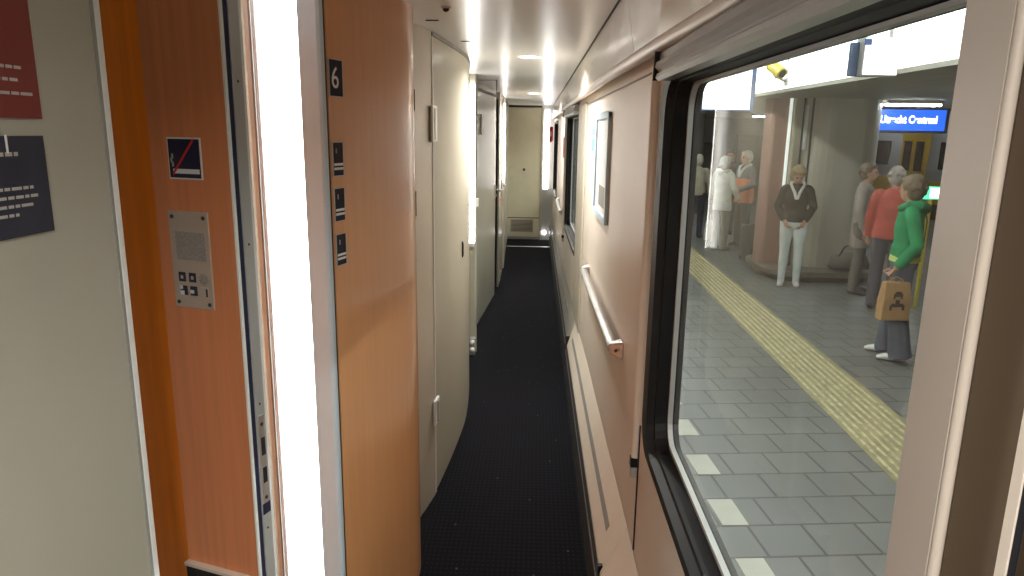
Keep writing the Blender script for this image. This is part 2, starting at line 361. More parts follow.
# handrails
def handrail(y0, y1, z, label):
    x = lambda y: XW(y) - .036
    o = empty('handrail', (XW((y0 + y1) / 2), (y0 + y1) / 2, z), label, 'handrail', 'handrails on the right wall')
    MB().tube([(x(y), y, z) for y in ysplit(y0 + .02, y1 - .02, 10)], .0205, 14).build('bar', 'steel', o, smooth=True)
    for y, s in ((y0, 1), (y1, -1)):
        b = MB().loft([[(XW(y), y - .022 * s, z - .036), (XW(y), y - .022 * s, z + .036), (XW(y) - .05, y + .006 * s, z + .02), (XW(y) - .05, y + .006 * s, z - .02)],
                       [(XW(y), y + .045 * s, z - .03), (XW(y), y + .045 * s, z + .03), (XW(y) - .05, y + .04 * s, z + .02), (XW(y) - .05, y + .04 * s, z - .02)]]).build('bracket', 'alu', o, bevel=.006)
        MB().disc((XW(y) - .028, y - .012 * s - .004 * s, z), (-.4, -s, 0), .006, .004).build('screw', 'screw', b)
handrail(2.55, 4.12, .955, 'satin steel handrail on the nearest wall panel beside the window')
handrail(7.2, 8.5, .955, 'far handrail between the second and last window')

# framed notice and small notices on the right wall
o = empty('framed_notice', (XW(3.5), 3.5, 1.34), 'silver framed notice with white sheet on the handrail wall', 'frame')
y0, y1, z0, z1 = 3.24, 3.86, 1.335, 1.845
mb = MB()
for a in ((y0, y0 + .035, z0, z1), (y1 - .035, y1, z0, z1), (y0, y1, z0, z0 + .03), (y0, y1, z1 - .03, z1)): mb.box(-.018, -.001, *a)
rw(mb).build('border', 'frameg', o, bevel=.004)
rw_box(-.008, -.001, y0 + .03, y1 - .03, z0 + .025, z1 - .025).build('sheet', 'swhite', o)
rw_box(-.0095, -.008, y0 + .08, y1 - .22, z0 + .06, z0 + .16).build('picture', 'groove', o)
o = tag(rw_box(-.004, 0, 4.02, 4.24, 1.645, 1.775).build('wall_notice', 'teal'), 'small teal notice plate just beyond the framed notice', 'notice')
rw_box(-.005, -.004, 4.05, 4.21, 1.72, 1.735).build('lettering', 'swhite', o)
o = empty('wall_notice', (XW(7.3), 7.3, 1.3), 'red edged notice with white card on far wall panel beyond the second window', 'notice')
rw_box(-.02, 0, 7.18, 7.5, 1.50, 1.70).build('red_case', 'red', o, bevel=.004); rw_box(-.012, 0, 7.2, 7.48, 1.28, 1.47).build('card', 'swhite', o)
o = empty('emergency_sign', (.235, 10.9, 1.64), 'small red emergency sign by the far right corner', 'sign')
MB().box(.232, .25, 10.85, 11.0, 1.62, 1.83).build('board', 'red', o, bevel=.003); MB().box(.2, .232, 10.9, 10.95, 1.60, 1.83).build('flag', 'red', o, bevel=.003)
MB().box(.21, .225, 10.897, 10.9, 1.69, 1.76).build('symbol', 'swhite', o)

# end post on the right, nearest the camera
pp = [(.301, .484), (.3035, .478), (.308, .476), (.3445, .476), (.3445, .476), (.3445, .56), (.3135, .56), (.311, .556)]
o = st(MB().prism(pp[:2] + pp[2:4] + [(.3445, .56)] + pp[6:], 0, 1.96).build('trim_9', 'postp', bevel=.002), 'pinkish upright post standing at the right edge of the window', 'post')
MB().box(.307, .345, .4745, .4765, .0, 1.96).build('shaded_face', 'brown', o)  # shade on the post's near side is put into this dark colour
MB().tube([(.304, .479, 0), (.304, .479, 1.96)], .0042, 10).build('edge_bead', 'postp', o, smooth=True)
st(MB().box(.346, .40, .456, .463, 0, 1.96).build('trim_10', 'dgap'), 'black gap behind the nearest upright post', 'trim')
st(MB().box(.345, .40, .425, .4555, 0, 1.96).build('trim_11', 'brown', bevel=.002), 'olive brown edge strip behind the black gap', 'trim')
st(MB().box(.346, .40, -1.3, .4245, 0, 1.97).build('wall_right_entry', 'cream'), 'pale grey wall panel nearest on the right', 'wall')

# ------------------------------------------------------------------ left wall
white_end = 1.0
st(MB().box(-.66, -.60, -1.3, .985, 0, HC).build('wall_left', 'cream'), 'pale grey green wall panel nearest on the left carrying posters', 'wall')
o = st(MB().box(-.66, -.598, .986, 1.0, 0, HC).build('trim_12', 'white', bevel=.002), 'white edging strip of the nearest left wall panel', 'trim')
MB().box(-.66, -.5985, .979, .9855, 0, HC).build('grey_line', 'groove', o)
st(MB().box(-.599, -.592, -1.3, .95, 0, .11).build('baseboard_left', 'alug'), 'grey skirting under the nearest left wall panel', 'baseboard')
# posters
def poster(name, m, y0, y1, z0, z1, label, rows, big=None):
    o = empty(name, (-.6, (y0 + y1) / 2, z0), label, 'poster', 'notices on the nearest left wall')
    MB().box(-.6, -.597, y0, y1, z0, z1).build('sheet', m, o)
    for z, a, b, h in rows:
        mb = MB(); y = a
        while y < b - .004:
            w = min(random.uniform(.006, .02), b - y); mb.box(-.597, -.5966, y, y + w, z, z + h); y += w + .003
        mb.build('lettering', 'ink', o)
    if big: text_mb(big[0], big[1], (-.5966, big[2], big[3]), (0, 1, 0), Z, (1, 0, 0), .0003).build('glyph', 'swhite', o)
poster('information_poster', 'sred', .60, .855, 1.757, 2.02, 'dark red notice with lines of white print, uppermost on the left wall',
       [(z, .63, b, .0035) for z, b in ((1.925, .80), (1.905, .835), (1.892, .82), (1.850, .80), (1.812, .83), (1.798, .825), (1.783, .845))])
poster('information_poster', 'pblue', .60, .852, 1.622, 1.737, 'navy blue notice below the red one on the left wall',
       [(1.7145, .66, .812, .0045), (1.676, .63, .824, .0035), (1.666, .63, .83, .0035), (1.656, .63, .826, .0035), (1.646, .63, .795, .0035)], ('1', .03, .79, 1.727))

# open door leaf with sign and intercom
A, Ld, Nd = V((-.575, 1.33, 0)), V((-.951, .309, 0)), V((-.309, -.951, 0))
Ed = -Ld
class Leaf(Plane):
    def __init__(s): s.a = A; s.T = Ld; s.N = Nd
LF = Leaf()
d1 = st(LF.plate(MB(), .004, .197, .02, 2.11, -.052, 0).build('door_1', 'orange', bevel=.001), 'open orange compartment door with lock plate along its edge', 'door')
LF.plate(MB(), .0, .004, .02, 2.11, -.006, .001).build('edge_band', 'white', d1)
LF.plate(MB(), .0005, .006, .02, 2.11, -.018, -.006).build('edge_seal', 'navy', d1)
es = LF.plate(MB(), -.002, .006, .02, 2.11, -.045, -.018).build('edge_profile', 'alug', d1)
LF.plate(MB(), -.001, .006, .02, 2.11, -.053, -.045).build('outer_edge_band', 'white', d1)
LF.plate(MB(), -.0032, .0, .94, .965, -.043, -.02).build('lower_cover', 'navy', es)
lk = LF.plate(MB(), -.0036, -.001, .965, 1.165, -.041, -.021).build('lock_plate', 'alu', d1, bevel=.001)
for z0, z1 in ((1.075, 1.115), (1.012, 1.047)): LF.plate(MB(), -.0042, -.003, z0, z1, -.038, -.026).build('lock_opening', 'dgap', lk)
for z in (1.145, .978): MB().disc(LF.p(-.0036, z, -.031), Ed, .0042, .001, 10).build('screw', 'screw', lk)
for z in (1.835, 1.525, 1.19, .905): MB().disc(LF.p(-.002, z, -.031), Ed, .0026, .001, 8).build('screw', 'screw', es)
# black box with steel edge low on the leaf
o = empty('wall_pocket', tuple(LF.p(.11, .6, 0)), 'black pocket with pale metal rim low on the open orange door', 'pocket')
LF.plate(MB(), .03, .194, .55, .795, .0, .012).build('pocket', 'black', o, bevel=.002); LF.plate(MB(), .028, .196, .793, .80, .0, .014).build('rim', 'pinkb2', o)
# hinge stile
st(MB().obox(LF.p(.2, .0, -.05), Ld * .22, Nd * .042, Z * HC).build('trim_13', 'orangej'), 'deep orange hinge stile between white wall and open door', 'door frame')
st(MB().prism([(-1.06, 1.0), (-.66, 1.0), (-.66, .96), (-1.1, .96), (-1.1, 2.25), (-.60, 2.25), (-.60, 2.21), (-1.06, 2.21)], 0, HC).build('wall_left_recess', 'cream'), 'hidden recess wall behind the open orange door', 'wall')
# no smoking sign
o = empty('no_smoking_sign', tuple(LF.p(.11, 1.65)), 'square no smoking sign with red slash on the open orange door', 'sign')
LF.plate(MB(), .0685, .150, 1.650, 1.730, .0, .002).build('rim', 'swhite', o); LF.plate(MB(), .0715, .147, 1.653, 1.727, .002, .003).build('board', 'sblue', o)
mb = LF.plate(MB(), .078, .138, 1.661, 1.670, .003, .0036); LF.plate(mb, .074, .0775, 1.661, 1.670, .003, .0036); mb.build('cigarette', 'swhite', o)
mb = MB()
for k in range(3): LF.plate(mb, .136 + .003 * (k % 2), .140 + .003 * (k % 2), 1.674 + .008 * k, 1.683 + .008 * k, .003, .0034)
mb.build('smoke', 'ink', o)
MB().obox(LF.p(.138, 1.657, .0036), LF.p(.084, 1.722, 0) - LF.p(.138, 1.657, 0), V((0, 0, .007)), Nd * .0006).build('slash', 'red', o)
# intercom
o = empty('intercom_panel', tuple(LF.p(.11, 1.39)), 'beige intercom plate with speaker and buttons on the open orange door', 'intercom')
LF.plate(MB(), .0635, .162, 1.391, 1.588, .0, .004).build('plate', 'plate', o, bevel=.0015)
LF.plate(MB(), .073, .147, 1.490, 1.547, .004, .0048).build('speaker', 'mesh', o)
for t in (.074, .152):
    for z in (1.402, 1.576): MB().disc(LF.p(t, z, .004), Nd, .0042, .0012, 10).build('screw', 'screw', o)
for t, z, w in ((.138, 1.455, 'a'), (.112, 1.455, 'b'), (.136, 1.4275, 'c'), (.111, 1.4275, 'd'), (.084, 1.4275, 'e')):
    b = LF.plate(MB(), t - .0085, t + .0085, z - .0095, z + .0095, .004, .0055).build('button', 'sgrey' if w != 'e' else 'plate', o)
    mb = MB()
    if w in 'ab': LF.plate(mb, t - .003, t + .003, z - .004, z + .003, .0055, .006)
    if w == 'c': LF.plate(mb, t - .001, t + .0085, z - .0095, z - .001, .0055, .006); LF.plate(mb, t + .002, t + .0085, z + .002, z + .0095, .0055, .006)
    if w == 'd': LF.plate(mb, t - .001, t + .0085, z - .005, z + .002, .0055, .006)
    if w == 'e': LF.plate(mb, t - .0085, t - .004, z - .0095, z + .007, .0055, .006)
    mb.build('symbol', 'ink' if w in 'ab' else ('swhite' if w != 'e' else 'sgrey'), b)
MB().disc(LF.p(.083, 1.453, .004), Nd, .0115, .0018, 20).build('bulge', 'mesh', o)

# glowing panel in place of the daylit compartment doorway, and grey frame beside the open door
o = empty('wall_glow', (-.69, 1.95, 0), 'tall glowing panel in place of the daylit doorway between open orange door and grey frame', 'light', None)
MB().obox((-.752, 1.965, .02), (.122, -.022, 0), (0, .02, 0), (0, 0, 2.13)).build('glow_face', 'strip', o)
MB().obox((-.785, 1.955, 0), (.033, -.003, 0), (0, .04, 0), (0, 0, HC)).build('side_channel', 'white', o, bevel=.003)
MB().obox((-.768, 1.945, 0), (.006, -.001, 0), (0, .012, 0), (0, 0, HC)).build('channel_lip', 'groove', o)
st(MB().prism([(-.632, 1.925), (-.582, 1.925), (-.574, 1.930), (-.571, 1.938), (-.571, 1.955), (-.632, 1.955)], 0, HC).build('trim_14', 'frameg', bevel=.003), 'matt grey metal door frame beside the glowing doorway panel', 'door frame')
# orange partition with the compartment signs
op = [(-.568, 1.968)] + smoothline([(-.500, 2.22), (-.452, 2.405), (-.434, 2.50), (-.4385, 2.58), (-.462, 2.69), (-.500, 2.79), (-.535, 2.85)], 6)
st(slab(op, .045, 0, HC - .001).build('wall_left_partition', 'orange2', smooth=True), 'glossy orange wood partition carrying the compartment number', 'wall')
st(MB().box(-.62, -.5715, 1.9555, 1.968, 0, HC).build('trim_15', 'dgap'), 'dark joint before the glossy orange partition', 'trim')
SP = Plane((-.568, 1.968), (-.500, 2.22)); SP.N = -SP.N if SP.N.x < 0 else SP.N
SO = .0022
def sgn(name, t0, t1, z0, z1, label, num, berth):
    o = empty(name, tuple(SP.p(t0, z0, SO)), label, 'sign', 'signs on the orange partition')
    SP.plate(MB(), t0, t1, z0, z1, -.002, SO + .001).build('board', 'sgrey', o)
    rim = MB()
    for a in ((t0 - .002, t0, z0 - .002, z1 + .002), (t1, t1 + .002, z0 - .002, z1 + .002), (t0, t1, z1, z1 + .002), (t0, t1, z0 - .002, z0)): SP.plate(rim, *a, -.002, SO + .0015)
    rim.build('rim', 'alug', o)
    if berth:
        h = z1 - z0
        for k in (.17, .30):
            SP.plate(MB(), t0 + .003, t1 - .002, z0 + h * (k + .0), z0 + h * (k + .075), SO + .001, SO + .002).build('berth_bar', 'swhite', o)
        text_mb(num, .02, SP.p(t0 + .017, z0 + h * .74, SO + .0012), SP.T, Z, SP.N, .0004, sx=.8).build('number', 'ink', o)
    else:
        text_mb(num, .082, SP.p(t0 + .028, (z0 + z1) / 2 - .002, SO + .0012), SP.T, Z, SP.N, .0006, sx=1.0).build('number', 'swhite', o)
sgn('number_sign', .003, .070, 1.839, 1.935, 'dark square sign with large white 6 on the orange partition', '6', False)
sgn('berth_sign', .006, .058, 1.622, 1.713, 'dark berth sign directly below the number 6', '8', True)
sgn('berth_sign', .006, .057, 1.494, 1.585, 'middle of the three dark berth signs below the number', '8', True)
sgn('berth_sign', .006, .056, 1.366, 1.454, 'lowest of the three dark berth signs below the number', '8', True)
for z0, z1, lab in ((1.82, 1.893, 'small dark sign seen edge on, higher one at the partition curved end'), (1.44, 1.53, 'small dark sign seen edge on, lower one at the partition curved end')):
    o = tag(MB().obox((-.4425, 2.590, z0), (-.014, .064, 0), (.0055, .001, 0), (0, 0, z1 - z0)).build('edge_sign', 'sgrey'), lab, 'sign', 'edge signs at the partition end')
    MB().obox((-.4427, 2.588, z0 - .006), (-.003, .012, 0), (.0055, .001, 0), (0, 0, .006)).build('clip', 'alug', o)

# first beige door (curved)
st(slab([(-.507, 2.90), (-.480, 3.035), (-.4585, 3.155)], .05, 0, HC - .001).build('wall_left_stile', 'beige2'), 'beige fixed stile after the orange partition', 'door frame')
da = smoothline([(-.4575, 3.165), (-.425, 3.545), (-.4015, 3.98), (-.406, 4.25), (-.423, 4.535), (-.452, 4.82), (-.50, 5.12)], 6)
d2 = st(slab(da, .05, .012, HC - .02).build('door_2', 'beige', smooth=True), 'nearest beige curved compartment door bulging into the corridor', 'door')
st(slab([(x + .004, y) for x, y in da], .05, HC - .019, HC - .001).build('trim_16', 'groove'), 'grey head strip above the nearest curved beige door', 'trim')
MB().prism([(-.462, 3.152), (-.4545, 3.153), (-.4535, 3.166), (-.462, 3.166)], .01, HC - .02).build('edge_strip', 'white', d2)
for z0, z1 in ((1.70, 1.855), (.375, .50)):
    h = MB().obox((-.4605, 3.115, z0), (.008, .11 / 3 + .05, 0), (.012, -.002, 0), (0, 0, z1 - z0)).build('hinge', 'white', d2, bevel=.003)
    MB().obox((-.4466, 3.145, z0 + .012), (.003, .03, 0), (.004, 0, 0), (0, 0, z1 - z0 - .024)).build('knuckle', 'alu', h)
MB().tube([(-.4025, 3.9, 1.055), (-.400, 3.9, 1.07), (-.400, 3.9, 1.13), (-.4025, 3.9, 1.145)], [(.004, .009), (.006, .013), (.006, .013), (.004, .009)], 10).build('handle', 'black', d2)
# second recess: frame, light column, stop
def recess_glow(x0, y0, x1, y1, z0, z1, label, m='strip2'):
    o = empty('wall_glow', ((x0 + x1) / 2, (y0 + y1) / 2, z0), label, 'light', 'slim light columns along the corridor')
    MB().obox((x0, y0, z0), (x1 - x0, y1 - y0, 0), (0, .03, 0), (0, 0, z1 - z0)).build('glow_face', m, o)
    MB().obox((x0, y0 + .002, z0 - .03), (x1 - x0, y1 - y0, 0), (0, .028, 0), (0, 0, .03)).build('end_cap', 'alug', o)
    return o
recess_glow(-.520, 5.42, -.466, 5.40, .90, 2.085, 'slim light column just behind the nearest curved beige door')
st(MB().prism([(-.56, 5.15), (-.53, 5.15), (-.53, 5.455), (-.462, 5.435), (-.45, 5.47), (-.455, 5.55), (-.52, 6.12), (-.56, 6.12)], 0, HC - .001).build('wall_left_recess_frame', 'greyb'), 'grey recess frame behind the first curved door', 'wall')
o = empty('door_latch', (-.455, 5.39, 1.17), 'small chrome latch across the light column behind the nearest curved door', 'latch')
MB().box(-.505, -.435, 5.375, 5.395, 1.19, 1.205).build('bar', 'alu', o, bevel=.003); MB().box(-.452, -.43, 5.36, 5.395, 1.185, 1.25).build('catch', 'white', o, bevel=.004)
o = empty('door_stop', (-.475, 5.36, 0), 'small white double door stop low behind the nearest curved door', 'door stop')
MB().box(-.50, -.455, 5.37, 5.42, .0, .14).build('block', 'alug', o, bevel=.004)
for z in (.05, .11): MB().ball((-.475, 5.355, z), .021).build('buffer', 'white', o, smooth=True)
# second door
db = smoothline([(-.518, 6.14), (-.475, 6.75), (-.432, 7.35), (-.424, 7.5), (-.43, 7.62)], 6)
d3 = st(slab(db, .05, .012, 2.09).build('door_3', 'greyb', smooth=True), 'second compartment door, greyish and glossy beyond the light column', 'door')
st(slab([(x + .006, y) for x, y in db], .06, 2.09, 2.115).build('trim_17', 'dgap'), 'dark head line above the second compartment door', 'trim')
st(slab(db, .05, 2.116, HC - .001).build('wall_left_header', 'greyb'), 'grey header panel above the second compartment door', 'wall')
h = MB().obox((-.499, 6.40, 1.72), (.005, .06, 0), (.012, 0, 0), (0, 0, .18)).build('hinge', 'white', d3, bevel=.003)
h = empty('x', (-.42, 7.52, 1.15), '', ''); bpy.data.objects.remove(h)
def lever(parent, x, y, z):
    r = MB().box(x, x + .012, y - .025, y + .025, z - .07, z + .07).build('lock_plate', 'steel', parent, bevel=.004)
    MB().tube([(x + .012, y, z + .02), (x + .05, y, z + .02), (x + .056, y - .02, z + .02), (x + .056, y - .13, z + .02)], .010, 10).build('lever', 'steel', r, smooth=True)
    MB().disc((x + .012, y, z - .04), (1, 0, 0), .012, .012).build('knob', 'steel', r)
lever(d3, -.427, 7.46, 1.13)
# dark opening, third door standing at the corridor edge
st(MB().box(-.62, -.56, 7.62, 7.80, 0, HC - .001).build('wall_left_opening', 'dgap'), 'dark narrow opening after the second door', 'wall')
dc = [(-.402, 7.86), (-.398, 8.1), (-.398, 8.4), (-.402, 8.85)]
st(MB().box(-.60, -.425, 7.92, 7.95, 0, HC - .001).build('wall_left_opening_shade', 'dgap'), 'dark sheet added behind the narrow opening past the second door as its shade', 'wall')  # dark sheet added so the gap reads as deep shade
d4 = st(slab(dc, .016, .012, 2.09).build('door_4', 'greyb'), 'third compartment door, grey, standing past the dark opening', 'door')
lever(d4, -.402, 8.3, 1.12)
MB().box(-.40, -.392, 8.27, 8.33, .93, .99).build('knob', 'red', d4, bevel=.004)
st(slab(dc, .05, 2.092, HC - .001).build('wall_left_header.001', 'greyb'), 'header panel above the third compartment door', 'wall')
recess_glow(-.428, 9.02, -.392, 9.0, 1.12, 2.085, 'slim glowing strip on the left standing in for a reflection before the end door')  # glowing strip stands in for the far light's reflection on the door edge
st(slab([(-.455, 8.88), (-.455, 9.0), (-.432, 9.06), (-.395, 9.06), (-.40, 9.3), (-.43, 10.4), (-.452, 11.7)], .06, 0, HC - .001).build('wall_left_far', 'beige'), 'last beige stretch of left wall running to the end door', 'wall')

# end wall
ye = 11.6
st(MB().box(-.56, .40, ye + .03, ye + .1, 0, HC).build('wall_end', 'alug'), 'grey wall closing the far end of the corridor', 'wall')
d5 = st(MB().box(-.46, .075, ye - .005, ye + .03, .05, 2.13).build('door_5', 'edoor', bevel=.004), 'beige end door closing the corridor', 'door')
g = MB().box(-.40, -.02, ye - .012, ye - .004, .13, .345).build('vent_grille', 'beige2', d5)
mb = MB()
for k in range(9): mb.box(-.385, -.035, ye - .016, ye - .011, .145 + .021 * k, .153 + .021 * k)
mb.build('louvre', 'brown', g)
MB().box(-.46, .075, ye - .008, ye - .003, .36, .372).build('rail', 'brown', d5)
k = MB().disc((-.19, ye - .004, 1.15), (0, -1, 0), .022, .01, 16).build('lock', 'dark', d5); MB().disc((-.19, ye - .004, 1.085), (0, -1, 0), .012, .008, 16).build('keyhole', 'alu', d5)
st(MB().box(-.47, .09, ye - .012, ye + .03, 2.13, 2.16).build('trim_18', 'brown'), 'dark head trim above the beige end door', 'trim')
st(MB().box(.08, .115, ye - .02, ye + .03, 0, HC - .001).build('trim_19', 'beige2', bevel=.003), 'pale door post right of the end door', 'door frame')
st(MB().box(.115, .30, ye - .004, ye + .03, 0, HC - .001).build('wall_end_panel', 'alug'), 'grey panel behind the far light column', 'wall')
o = empty('wall_glow', (.17, ye, .83), 'far bright light column right of the beige end door', 'light', 'slim light columns along the corridor')
MB().box(.135, .195, ye - .03, ye - .004, .84, 2.09).build('glow_face', 'strip2', o); MB().box(.13, .2, ye - .03, ye - .004, .80, .84).build('end_cap', 'alug', o)
o = empty('floor_glint', (.16, ye, .09), 'small round glowing disc standing in for a floor reflection beside the end door', 'light')  # glowing disc drawn in place of the light's reflection on the floor
MB().disc((.16, ye - .004, .13), (0, -1, 0), .034, .03, 18).build('lens', 'strip2', o); MB().disc((.16, ye - .003, .13), (0, -1, 0), .042, .012, 18).build('bezel', 'alug', o)
st(MB().box(-1.1, .40, -1.36, -1.3, 0, HC).build('wall_back', 'cream'), 'plain wall behind the viewpoint', 'wall')

# ceiling fittings
def downlight(x, y, label, energy=14.):
    o = empty('ceiling_downlight', (x, y, HC), label, 'downlight', 'round downlights in the corridor ceiling')
    mb = MB(); n = 28
    mb.loft([[(x + r * math.cos(2 * math.pi * k / n), y + r * math.sin(2 * math.pi * k / n), z) for k in range(n)] for r, z in ((.074, HC), (.072, HC - .006), (.062, HC - .007), (.060, HC - .001))], cap=False)
    mb.build('bezel', 'white', o, smooth=True); MB().disc((x, y, HC - .004), (0, 0, 1), .061, .003, 28).build('lens', 'down', o)
    l = bpy.data.lights.new('beam', 'AREA'); l.shape = 'DISK'; l.size = .12; l.energy = energy; l.spread = math.radians(158); l.color = (1, .97, .93)
    lo = bpy.data.objects.new('beam', l); COL.objects.link(lo); lo.location = (x, y, HC - .012); lo.parent = o; lo.matrix_parent_inverse = Matrix.Translation(-V((x, y, HC)))
downlight(-.045, 4.13, 'nearer round downlight in the ceiling'); downlight(-.038, 7.96, 'farther round downlight in the ceiling'); downlight(-.045, -.28, 'round downlight in the ceiling over the viewpoint', 16.)
o = empty('ceiling_sensor', (-.32, 2.56, HC), 'small dark dome sensor on the ceiling near orange partition', 'sensor')
MB().disc((-.32, 2.56, HC), (0, 0, -1), .017, .006, 16).build('ring', 'alu', o); MB().ball((-.32, 2.56, HC - .006), (.012, .012, .011)).build('lens', 'black', o, smooth=True)
for i, (x, y) in enumerate(((-.411, 2.857), (-.342, 3.492), (-.405, 2.40))):
    o = tag(MB().box(x - .025, x + .025, y - .006, y + .006, HC - .003, HC).build('ceiling_slot', 'dgap', bevel=.001), ['thin dark slot in the ceiling beside the dome sensor', 'thin dark slot in the ceiling over the curved beige door', 'thin dark slot in the ceiling beside the orange partition edge'][i], 'slot', 'ceiling slots')

# ------------------------------------------------------------------ outside: the platform
PZ = -.40
st(MB().box(.86, 40, -8, 45, PZ - .3, PZ).build('platform_ground', 'tiles'), 'grey tiled station platform outside the window', 'ground')
rot = lambda x, y: (x + .020 * (y - 4.5), y)
for k in range(28):     # white edge tiles
    y = 3.64 + .603 * (k - 4)
    t = tag(MB().box(-.075, .075, -.143, .143, 0, .003).build('edge_tile', 'wtile'), 'pale square tile set in the grey platform near its edge', 'tile', 'pale tiles along the platform edge')
    t.location = (1.160 - .004 * (k - 4), y + .13, PZ); t.rotation_euler = (0, 0, .08)
mb = MB().loft([[(rot(2.34, y)[0], y, PZ), (rot(2.90, y)[0], y, PZ), (rot(2.90, y)[0], y, PZ + .004), (rot(2.34, y)[0], y, PZ + .004)] for y in (-4, 4.5, 40)])
o = st(mb.build('tactile_strip', 'tyellow'), 'yellow ribbed tactile strip running along the platform', 'tactile strip')
mb = MB()
for q in range(8):
    x = 2.375 + .064 * q
    mb.loft([[(rot(x, y)[0], y, PZ + .004), (rot(x + .028, y)[0], y, PZ + .004), (rot(x + .022, y)[0], y, PZ + .009), (rot(x + .006, y)[0], y, PZ + .009)] for y in (-4, 4.5, 40)])
mb.build('rib', mat('tactile_rib', (.52, .46, .26), .35, var=.45, scale=22), o)
st(MB().box(.47, .86, -8, 45, -1.2, -1.1).build('track_bed', 'dark'), 'dark track gap between train and platform', 'ground')
st(MB().box(.47, .55, -1.3, 14, -.9, .42).build('train_side', 'dark'), 'outer side of the sleeping car below its windows', 'wall')

# white fascia panels with glow added to brighten them, soffit behind
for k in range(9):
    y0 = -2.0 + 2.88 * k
    o = tag(MB().box(3.2, 3.3, y0, y0 + 2.865, 2.345, 3.3).build('fascia_panel', 'fascia'), 'long white fascia panel with added glow over the platform', 'fascia panel', 'white fascia panels with added glow over the platform')
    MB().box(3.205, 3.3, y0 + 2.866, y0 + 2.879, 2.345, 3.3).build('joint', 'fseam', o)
st(MB().box(3.2, 9.2, -2, 45, 2.30, 2.344).build('platform_soffit', 'soffit'), 'low dull concrete soffit behind the lit fascia', 'ceiling')
st(MB().box(.3, 3.2, -8, 45, 3.35, 3.45).build('platform_roof', 'white'), 'pale roof over the platform edge', 'roof')
for k in range(9):  # tube lights out of view, added to light the platform
    y = .5 + 2.6 * k
    o = empty('tube_light', (1.9, y, 3.1), 'unseen fluorescent tube light added under the platform roof', 'light', 'added tube lights under the platform roof')
    MB().tube([(1.9, y - .7, 3.06), (1.9, y + .7, 3.06)], .02, 10).build('tube', 'tube', o); MB().box(1.84, 1.96, y - .75, y + .75, 3.09, 3.34).build('housing', 'white', o)
for x, y, L, lab in ((5.85, 19.2, .34, 'tube light under the far soffit left of the column'), (5.68, 11.2, .8, 'bright tube light in front of the blue station sign'), (6.6, 13.6, 1.3, 'long tube light above the blue station sign'), (5.1, 8.2, .6, 'tube light under the soffit near the green hooded person')):
    o = empty('tube_light', (x, y, 2.29), lab, 'light', 'tube lights under the soffit')
    MB().box(x - L / 2, x + L / 2, y - .06, y + .06, 2.215, 2.245).build('tube', 'tube2', o, bevel=.008); MB().box(x - L / 2 - .02, x + L / 2 + .02, y - .08, y + .08, 2.245, 2.30).build('housing', 'white', o)

# clad column
def rr2(cx, cy, hx, hy, r, n=8):
    return [(cx + sx * (hx - r) + r * math.cos(math.radians(a0 + 90 * i / n)), cy + sy * (hy - r) + r * math.sin(math.radians(a0 + 90 * i / n))) for sx, sy, a0 in ((1, 1, 0), (-1, 1, 90), (-1, -1, 180), (1, -1, 270)) for i in range(n + 1)]
o = empty('column', (4.3, 11.4, PZ), 'broad round cornered clad column behind the person in pale jeans', 'column', kind='thing')
MB().prism(rr2(4.60, 11.4, .62, .58, .45), PZ, 2.3).build('round_shaft', 'column', o, smooth=False)
MB().prism(rr2(3.77, 11.32, .20, .22, .06), PZ, 2.3).build('reddish_shaft', 'colr', o)
MB().prism(rr2(3.96, 11.22, .085, .2, .03), PZ, 2.3).build('tan_pilaster', 'colb', o)
MB().box(3.81, 3.845, 11.06, 11.11, .75, 2.3).build('white_strip', mat('white_strip', (.8, .82, .8), .4, emit=(.9, 1, .95), es=.5), o)
MB().box(4.02, 4.055, 10.96, 11.03, 1.55, 2.2).build('white_label', 'white', o)
for x in (3.99, 4.10): MB().box(x, x + .02, 10.93 if x > 4.05 else 11.0, 11.1, PZ, 2.3).build('joint', 'dark', o)
MB().prism(rr2(4.38, 11.25, .86, .84, .5), PZ + .09, PZ + .17).build('plinth_seat', mat('bench_brown', (.16, .13, .10), .5), o, bevel=.01); MB().prism(rr2(4.38, 11.25, .74, .72, .4), PZ, PZ + .09).build('plinth_foot', 'dark', o)
# objects beside it
def trolley(x, y, label):
    o = empty('suitcase', (x, y, PZ), label, 'suitcase')
    MB().box(x - .16, x + .16, y - .12, y + .12, PZ + .05, PZ + .62).build('shell', 'dark', o, bevel=.04, seg=3)
    MB().tube([(x - .09, y, PZ + .6), (x - .09, y, PZ + .98), (x + .09, y, PZ + .98), (x + .09, y, PZ + .6)], .011, 8).build('handle', 'screw', o)
    for s in (-1, 1): MB().disc((x + s * .12 - .012, y + .09, PZ + .035), (1, 0, 0), .035, .024, 14).build('wheel', 'black', o)
trolley(3.80, 12.45, 'dark upright trolley suitcase beside the reddish shaft of the column')
o = empty('travel_bag', (4.75, 10.60, PZ + .17), 'slouching grey brown travel bag lying on the plinth of the clad column', 'bag')
bagm = mat('grey_brown_fabric', (.15, .12, .10), .8, var=.2)
MB().tube([(4.45, 10.60, PZ + .22), (4.5, 10.60, PZ + .29), (4.7, 10.60, PZ + .33), (4.95, 10.60, PZ + .30), (5.05, 10.60, PZ + .22)], [(.04, .04), (.11, .11), (.15, .14), (.12, .12), (.04, .04)], 14).build('pouch', bagm, o, smooth=True)
MB().tube([(4.55, 10.54, PZ + .38), (4.62, 10.52, PZ + .55), (4.76, 10.52, PZ + .58), (4.88, 10.54, PZ + .40)], .014, 8).build('strap', 'dark', o, smooth=True)

